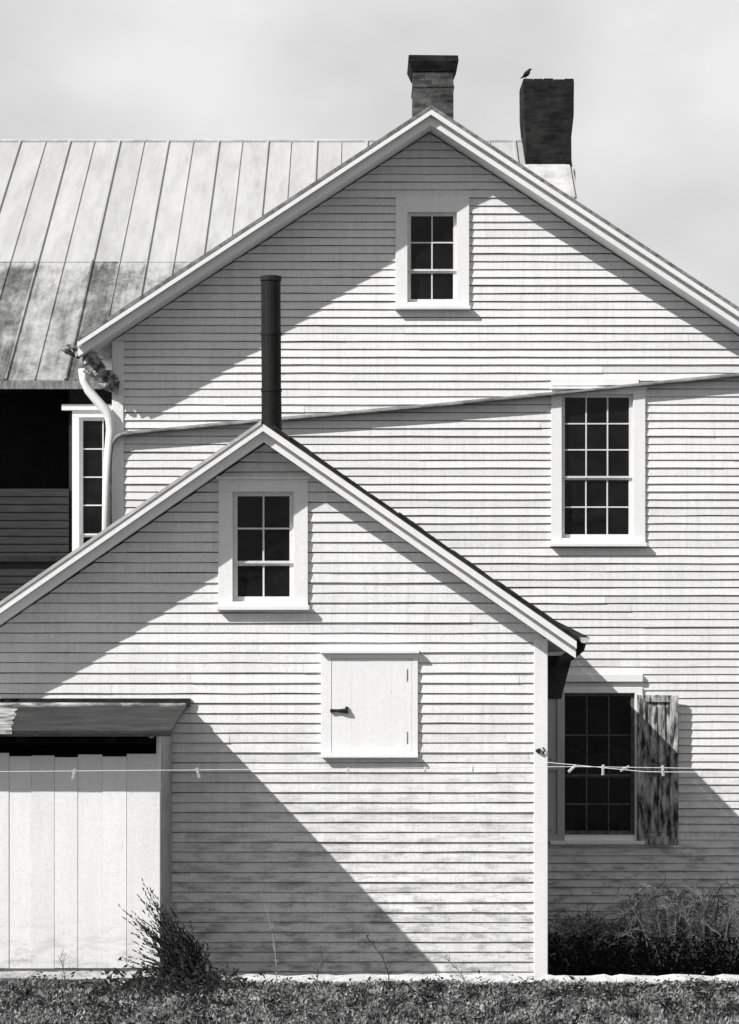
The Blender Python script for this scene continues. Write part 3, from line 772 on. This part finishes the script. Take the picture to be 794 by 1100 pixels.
# ground cover: leaves and blades nobody could count
def ground_cover():
    mb = MB(); rr = random.Random(21)
    for _ in range(42000):
        x = rr.uniform(-4.6, 4.6); y = rr.uniform(18.6, YBK_ - .015)
        n0 = mnoise.noise(Vector((x * 1.3, y * .9, 9))); n1 = mnoise.noise(Vector((x * 5.5, y * 2.4, 0))); n2 = mnoise.noise(Vector((x * 12, y * 6, 4)))
        z = gz(x, y)
        h = rr.uniform(.005, .055) * (1 + 1.3 * n1) * (0.4 if y > YBK_ - .12 and x > lo_x else 1)
        s = rr.uniform(.007, .021)
        a = rr.uniform(0, 6.28); t = rr.uniform(.15, 1.0)
        u = Vector((math.cos(a), math.sin(a), 0)) * rr.uniform(.3, 1); v = Vector((-math.sin(a) * t, math.cos(a) * t, math.sqrt(max(0, 1 - t * t)) + .25))
        c_ = Vector((x, y, z + h))
        tint = .19 + .10 * n0 + .24 * n1 + .18 * n2 + rr.uniform(-.06, .10)
        if n1 + n2 * .6 < -.28: tint = .025
        if rr.random() < .03: tint = rr.uniform(.35, .6)
        tint = max(.02, tint * .82)
        mb.add([c_ - v * s, c_ + u * s - v * s * .1, c_ + v * s * 1.3, c_ - u * s], [(0, 1, 2, 3)], tint)
    for _ in range(2200):
        x = rr.uniform(-4.6, 4.6); y = rr.uniform(18.8, YBK_ - .1); z = gz(x, y)
        L_ = rr.uniform(.04, .12); a = rr.uniform(-1, 1)
        p = [Vector((x, y, z)), Vector((x + a * L_ * .25, y, z + L_ * .6)), Vector((x + a * L_ * .7, y, z + L_))]
        mb.ribbon(p, [.006, .005, .001], rr.choice((.05, .12, .25, .45)))
    for _ in range(430):       # leafy tufts, dark and pale, crowding into one another
        cx = rr.uniform(-4.5, 4.5); cy = rr.uniform(18.9, YBK_ - .12); R0 = rr.uniform(.04, .12); dark = rr.random() < .5
        for q in range(60):
            p = Vector((cx + rr.gauss(0, R0 * .7), cy + rr.gauss(0, R0 * .5), 0)); p.z = gz(p.x, p.y) + abs(rr.gauss(0, R0 * .5)) + .01
            a = rr.uniform(0, 6.28); l = rr.uniform(.010, .028)
            u = Vector((math.cos(a), .5 * math.sin(a), rr.uniform(-.3, .7))) * l; v = Vector((-math.sin(a), rr.uniform(-.6, .6), rr.uniform(0, .8))) * l * .55
            mb.add([p - u, p + v, p + u * 1.3, p - v], [(0, 1, 2, 3)], rr.choice((.012, .02, .03, .06)) if dark else rr.choice((.10, .18, .28)))
    tag(mb.build('ground_cover', M['leaf'], None), 'low mottled weeds and grass covering the foreground bank', 'grass', kind='stuff')
ground_cover()

def dark_clumps():
    rr = random.Random(33)
    spots = [(-3.3, 20.2, .15), (.55, 20.5, .12), (2.0, 20.3, .17), (3.2, 20.4, .2), (-.9, 19.9, .14), (1.3, 19.6, .16), (2.75, 19.7, .16), (-2.6, 19.6, .2), (3.45, 19.5, .18), (-3.6, 19.7, .16)]
    labs = ['dark leafy weed at the far left of the foreground bank', 'small dark weed below the tip of the shed shadow', 'dark leafy weed just below the annex right corner', 'dark leafy weed on the bank under the peeling shutter',
            'dark weed in the grass left of the tip of the shed shadow', 'dark weed at the bottom edge of the photo, right of centre', 'dark weed at the bottom edge below the shuttered window', 'broad dark weed below the shed in the left corner', 'dark weed in the bottom right corner', 'dark weed in the bottom left corner']
    for (x, y, s), lab in zip(spots, labs):
        mb = MB(); st = MB(); z = gz(x, y)
        for _ in range(150):
            p = Vector((x + rr.gauss(0, s * .5), y + rr.gauss(0, s * .4), z + abs(rr.gauss(0, s * .35)) + .01))
            a = rr.uniform(0, 6.28); l = rr.uniform(.012, .03)
            u = Vector((math.cos(a), math.sin(a) * .5, rr.uniform(-.4, .8))) * l; v = Vector((rr.uniform(-1, 1), rr.uniform(-1, 1), rr.uniform(0, 1))).normalized() * l * .6
            mb.add([p - u, p + v, p + u * 1.4, p - v], [(0, 1, 2, 3)], rr.choice((.015, .02, .03, .05, .09)))
        for _ in range(8):
            e = Vector((x + rr.gauss(0, s * .5), y + rr.gauss(0, s * .3), z + rr.uniform(.5, 1) * s))
            st.ribbon([Vector((x, y, z - .02)), (Vector((x, y, z)) + e) / 2 + Vector((0, 0, .02)), e], [.006, .005, .003], .03)
        o = thing('weed', lab, 'weed', (x, y, z), 'dark weeds in the foreground grass')
        mb.build('leaves', M['leaf'], o); st.build('stems', M['twig'], o)
dark_clumps()

# feathery shrub at the shed corner: stems sweep up and to the left
def feather_shrub():
    Y = 20.6; rr = random.Random(12); mb = MB(); st = MB()
    bx = WX(205, Y); bz = gz(bx, Y) - .03
    for i in range(150):
        k = rr.random()
        tx = rr.choice((WX(145 + 60 * k + rr.gauss(0, 9), Y), WX(158 + 70 * k + rr.gauss(0, 8), Y)))
        top = 955 + abs(tx - WX(165, Y)) * F / Y * (.55 if tx < WX(165, Y) else 1.05) + rr.uniform(0, 75)
        tz = WZ(min(top, 1065), Y)
        s0 = Vector((bx + rr.gauss(0, .12), Y + rr.gauss(0, .09), bz)); e = Vector((tx, Y + rr.gauss(0, .14), tz))
        e += Vector((-.05, 0, .03)) * rr.uniform(0, 2.2); mid = (s0 + e) / 2 + Vector((.10 + rr.gauss(0, .03), 0, .06))
        pts = [s0.lerp(mid, t).lerp(mid.lerp(e, t), t) for t in [j / 9 for j in range(10)]]
        st.ribbon(pts, [.007, .007, .006, .006, .005, .005, .004, .004, .003, .002], rr.choice((.015, .02, .035)))
        for j in range(2, 10):
            d = (pts[j] - pts[j - 1]).normalized()
            for q in range(6 if j < 8 else 4):
                a = rr.uniform(-.9, .9)
                dv = (d + Vector((a * .6, rr.uniform(-.6, .6), a * -.25 + rr.uniform(-.2, .3)))).normalized()
                l = rr.uniform(.025, .065); p = pts[j - 1].lerp(pts[j], rr.random())
                sd = dv.cross(Vector((0, 1, 0)))
                if sd.length < .1: sd = Vector((1, 0, 0))
                sd.normalize()
                mb.add([p, p + dv * l * .5 - sd * .0055, p + dv * l, p + dv * l * .5 + sd * .0055], [(0, 1, 2, 3)], rr.choice((.012, .018, .025, .04, .07)))
    for _ in range(2200):   # darker skirt spreading into the grass
        p = Vector((WX(rr.gauss(190, 42), Y), Y + rr.uniform(-.5, .1), 0)); p.z = gz(p.x, p.y) + abs(rr.gauss(0, .10))
        a = rr.uniform(0, 6.28); l = rr.uniform(.015, .04)
        u = Vector((math.cos(a), .3 * math.sin(a), rr.uniform(-.2, 1))) * l; v = Vector((-u.z, rr.uniform(-.3, .3) * l, u.x)) * .35
        mb.add([p - u, p + v, p + u, p - v], [(0, 1, 2, 3)], rr.choice((.012, .02, .03, .06)))
    o = thing('shrub', 'dark feathery shrub leaning left at the shed corner', 'shrub', (bx, Y, bz))
    mb.build('foliage', M['leaf'], o); st.build('stems', M['twig'], o)
feather_shrub()

# pale tangled bramble in the shade below the shuttered window
def bramble(cx, half, top, label, seed, Y, n, bright):
    rr = random.Random(seed); mb = MB(); lf = MB()
    x0 = WX(cx, Y); hw = half * Y / F; ht = WZ(top, Y)
    for i in range(n):
        sx = x0 + rr.gauss(0, hw * .35); s0 = Vector((sx, Y + rr.uniform(-.4, .4), -.7))
        ang = rr.choice((-1, 1)) * rr.uniform(.2, 1); h = (ht + .7) * rr.uniform(.45, 1.0)
        pts = []; L_ = hw * rr.uniform(.3, .9)
        for j in range(12):
            t = j / 11
            pts.append(s0 + Vector((ang * L_ * t ** 1.2 + .06 * mnoise.noise(Vector((i, t * 4, 0))), .25 * mnoise.noise(Vector((i, t * 3, 7))), h * (1 - (1 - t * 1.45) ** 2) + .08 * mnoise.noise(Vector((i, t * 6, 3))))))
        tv = bright * rr.choice((.12, .3, .5, .9, 1.1))
        mb.tube(pts, [.0105 - .007 * j / 11 for j in range(12)], 4, tv, cap=False)
        for j in range(3, 12):
            for q in range(1 + (j % 3 == 0)):
                d = Vector((rr.gauss(0, 1), rr.gauss(0, .6), rr.gauss(0, .6))).normalized(); l = rr.uniform(.06, .22)
                p = pts[j]
                mb.tube([p, p + d * l * .5 + Vector((0, 0, .02)), p + d * l], [.006, .005, .002], 3, tv * rr.uniform(.6, 1.1), cap=False)
                if rr.random() < .3:
                    c_ = p + d * l; s = rr.uniform(.008, .022); u = Vector((rr.uniform(-1, 1), rr.uniform(-1, 1), rr.uniform(-1, 1))).normalized() * s; v = u.cross(Vector((.3, 1, .2))).normalized() * s * .6
                    lf.add([c_ - u, c_ + v, c_ + u, c_ - v], [(0, 1, 2, 3)], tv * rr.uniform(.3, 1.0))
    o = thing('bramble', label, 'bush', (x0, Y, 0))
    mb.build('stems', M['twig'], o); lf.build('leaves', M['leaf'], o)
bramble(735, 75, 950, 'tall pale tangled bush at the lower right edge, below the peeling shutter', 5, 27.3, 170, .9)
bramble(640, 55, 985, 'low dark tangled bush beside the annex corner board', 6, 27.6, 120, .45)
def dark_void_fill():
    rr = random.Random(8); mb = MB(); Y = 26.6
    x0, x1 = WX(575, Y), WX(830, Y)
    for _ in range(11000):
        x = rr.uniform(x0, x1); z = -.75 + abs(rr.gauss(0, .36)); y = Y + rr.gauss(0, .3)
        if z > .02 + .7 * (.4 * mnoise.noise(Vector((x * 2.2, 0, 0)))): continue
        a = rr.uniform(0, 6.28); l = rr.uniform(.01, .035)
        u = Vector((math.cos(a), rr.uniform(-.5, .5), math.sin(a))) * l; v = Vector((-math.sin(a), rr.uniform(-.5, .5), math.cos(a))) * l * .5
        p = Vector((x, y, z)); mb.add([p - u, p + v, p + u, p - v], [(0, 1, 2, 3)], rr.choice((.004, .006, .01, .016)))  # near-black tints put the void's shade into the leaf colour
    tag(mb.build('undergrowth', M['leaf'], None), 'undergrowth painted as a dark void at the foot of the tall house wall', 'undergrowth', kind='stuff')
dark_void_fill()

# tall thin weed stalks against the annex
def stalk(px, py_top, Y, lean, label, tint, seed, py0=None):
    rr = random.Random(seed); mb = MB(); bx = WX(px, Y); bz = gz(bx, Y) - .02 if Y < YBK_ else 0
    top = Vector((bx + lean, Y + .03, WZ(py_top, Y))); s0 = Vector((bx, Y, bz))
    pts = [s0.lerp(top, t) + Vector((-lean * .35 * math.sin(t * 3.1), 0, 0)) for t in [i / 10 for i in range(11)]]
    mb.tube(pts, [.007 - .0005 * i for i in range(11)], 5, tint, cap=False)
    for j in range(2, 11):
        for q in range(4):
            d = Vector((rr.gauss(0, 1), rr.gauss(0, .5), rr.uniform(-.1, 1.2))).normalized(); l = rr.uniform(.03, .12)
            mb.ribbon([pts[j], pts[j] + d * l * .6, pts[j] + d * l], [.005, .006, .001], tint * rr.uniform(.5, 1.3))
    tag(mb.build('weed_stalk', M['twig'], None), label, 'weed', 'tall weed stalks along the bank')
stalk(297, 958, 20.5, -.16, 'pale tall weed stalk in front of the shed shadow on the annex', .3, 1)
stalk(418, 1008, 20.6, -.22, 'dark thin weed stalk leaning left at the tip of the shed shadow', .04, 2)
stalk(500, 1030, 20.5, -.2, 'short dry weed stalk in front of the sunlit clapboards', .25, 3)
stalk(70, 1030, 20.4, -.05, 'thin weed stalk in front of the shed base board', .08, 4)
stalk(340, 1035, 20.6, .06, 'short weed stalk below the annex between two taller ones', .1, 6)

# ================================================================== CLOTHESLINE
YL = 20.3
cl = thing('clothesline', 'thin white clothesline strung across the front of shed and annex', 'clothesline', (0, YL, 0))
def line_z(x):
    px = x * F / YL + CX
    return WZ(829 - 7 * (px / 794.0) + 4.0 * max(0, (px - 620) / 174.0) ** 1.0, YL)
XL, XR = -8.0, 7.5
l = MB(); l.tube([(x, YL, line_z(x)) for x in [XL + (XR - XL) * i / 60 for i in range(61)]], .0034, 6); l.build('line', M['line'], cl)
l = MB(); l.tube([(WX(584, YA), YA - .06, WZ(818, YA)), (3.0, 22.9, WZ(829, 22.9)), (7.5, YL + .06, line_z(7.5) - .02)], .003, 5); l.build('second_line', M['line'], cl)
for x in (XL, XR):
    p = MB(); g0 = 0
    p.tube([(x, YL, -.3), (x, YL, line_z(x) + .15)], [.06, .05], 10); p.box(x - .05, x + .05, YL - .45, YL + .45, line_z(x) + .02, line_z(x) + .10)
    p.build('post', M['grey_wood'], cl)
pins = [(80, .2, 'clothespin on the line in front of the shed boards'), (212, -.25, 'clothespin on the line against the shed shadow on the annex'),
        (374, .1, 'small clothespin on the line below the loft hatch, at its left'), (457, .15, 'small clothespin on the line below the right corner of the loft hatch'),
        (508, 0, 'clothespin on the line over sunlit clapboards right of the hatch'),
        (617, .9, 'tilted clothespin over the dark shuttered window, nearest the annex corner'), (648, .03, 'upright clothespin over the middle of the dark shuttered window'),
        (674, 1.2, 'clothespin lying along the line at the right edge of the dark window'), (712, -.08, 'upright clothespin in front of the peeling shutter')]
def pin():
    mb = MB()
    for s in (-1, 1):
        mb.add([(s * .002, -.006, -.075), (s * .011, -.006, -.08), (s * .011, .006, -.08), (s * .002, .006, -.075), (s * .003, -.006, .02), (s * .010, -.006, .022), (s * .010, .006, .022), (s * .003, .006, .02)],
               [(0, 3, 2, 1), (4, 5, 6, 7), (0, 1, 5, 4), (1, 2, 6, 5), (2, 3, 7, 6), (3, 0, 4, 7)])
    mb.tube([(0, -.009, -.02), (0, .009, -.02)], .009, 8)
    return mb.build('clothespin', M['pin'], None)
P0 = pin()
for i, (px, tilt, lab) in enumerate(pins):
    o = P0 if i == 0 else P0.copy()
    if i: C.objects.link(o)
    x = WX(px, YL); o.location = (x, YL, line_z(x) + .0); o.rotation_euler = (0, tilt, .3)
    if i in (2, 3, 4): o.scale = (.8, .8, .55)
    tag(o, lab, 'clothespin', 'clothespins on the line')

# ================================================================== LIGHT, SKY, CAMERA
SX, SZ = 1.41, 1.44
d = Vector((SX, 1.0, -SZ)).normalized()
elev = math.asin(-d.z)
sun = bpy.data.lights.new('sun', 'SUN'); sun.energy = 5.0; sun.angle = math.radians(.5); sun.color = (1, .99, .98)
so = bpy.data.objects.new('sun', sun); C.objects.link(so); so.rotation_euler = d.to_track_quat('-Z', 'Y').to_euler(); so.location = (-20, -10, 30)

w = bpy.data.worlds.new('World'); scene.world = w; w.use_nodes = True
nt = w.node_tree; bg = nt.nodes['Background']
sky = nt.nodes.new('ShaderNodeTexSky'); sky.sky_type = 'NISHITA'; sky.sun_disc = False
sky.sun_elevation = elev; sky.sun_rotation = math.atan2(-d.x, -d.y); sky.dust_density = 3.0; sky.air_density = 1.0
bw_ = nt.nodes.new('ShaderNodeRGBToBW'); nt.links.new(sky.outputs[0], bw_.inputs[0])
tc = nt.nodes.new('ShaderNodeTexCoord')
mp = nt.nodes.new('ShaderNodeMapping'); mp.inputs['Scale'].default_value = (1, 1, 1.5); mp.inputs['Location'].default_value = (.3, 0, .1)
nt.links.new(tc.outputs['Generated'], mp.inputs['Vector'])
nz = nt.nodes.new('ShaderNodeTexNoise'); nz.inputs['Scale'].default_value = 7.0; nz.inputs['Detail'].default_value = 6; nz.inputs['Roughness'].default_value = .45
nt.links.new(mp.outputs[0], nz.inputs['Vector'])
cr = nt.nodes.new('ShaderNodeValToRGB'); cr.color_ramp.elements[0].position = .40; cr.color_ramp.elements[0].color = (7.7,) * 3 + (1,)
cr.color_ramp.elements[1].position = .64; cr.color_ramp.elements[1].color = (9.9,) * 3 + (1,)
nt.links.new(nz.outputs['Fac'], cr.inputs['Fac'])
mx = nt.nodes.new('ShaderNodeMix'); mx.data_type = 'RGBA'; mx.inputs[0].default_value = .8
cbn = nt.nodes.new('ShaderNodeCombineColor')
for i in range(3): nt.links.new(bw_.outputs[0], cbn.inputs[i])
nt.links.new(cbn.outputs[0], mx.inputs[6]); nt.links.new(cr.outputs[0], mx.inputs[7])
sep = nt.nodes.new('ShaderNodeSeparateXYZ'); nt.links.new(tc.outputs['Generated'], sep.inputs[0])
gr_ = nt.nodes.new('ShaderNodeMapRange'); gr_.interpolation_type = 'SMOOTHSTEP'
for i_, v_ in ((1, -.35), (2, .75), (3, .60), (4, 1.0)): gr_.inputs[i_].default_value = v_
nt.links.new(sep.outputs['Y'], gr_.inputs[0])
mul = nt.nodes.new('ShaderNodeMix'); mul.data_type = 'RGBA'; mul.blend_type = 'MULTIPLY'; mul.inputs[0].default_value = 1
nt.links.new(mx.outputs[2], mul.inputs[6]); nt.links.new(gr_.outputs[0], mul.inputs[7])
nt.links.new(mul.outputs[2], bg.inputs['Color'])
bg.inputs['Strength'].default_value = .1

cam = bpy.data.cameras.new('camera'); co = bpy.data.objects.new('camera', cam); C.objects.link(co)
co.location = (0, 0, EYE); co.rotation_euler = (math.radians(90), 0, 0)
cam.sensor_fit = 'HORIZONTAL'; cam.sensor_width = 36; cam.lens = F / 794 * 36
cam.shift_y = 17 / 794; cam.clip_start = .1; cam.clip_end = 3000
scene.camera = co
vs_ = scene.view_settings; vs_.view_transform = 'Standard'; vs_.look = 'None'; vs_.exposure = 0; vs_.gamma = 1
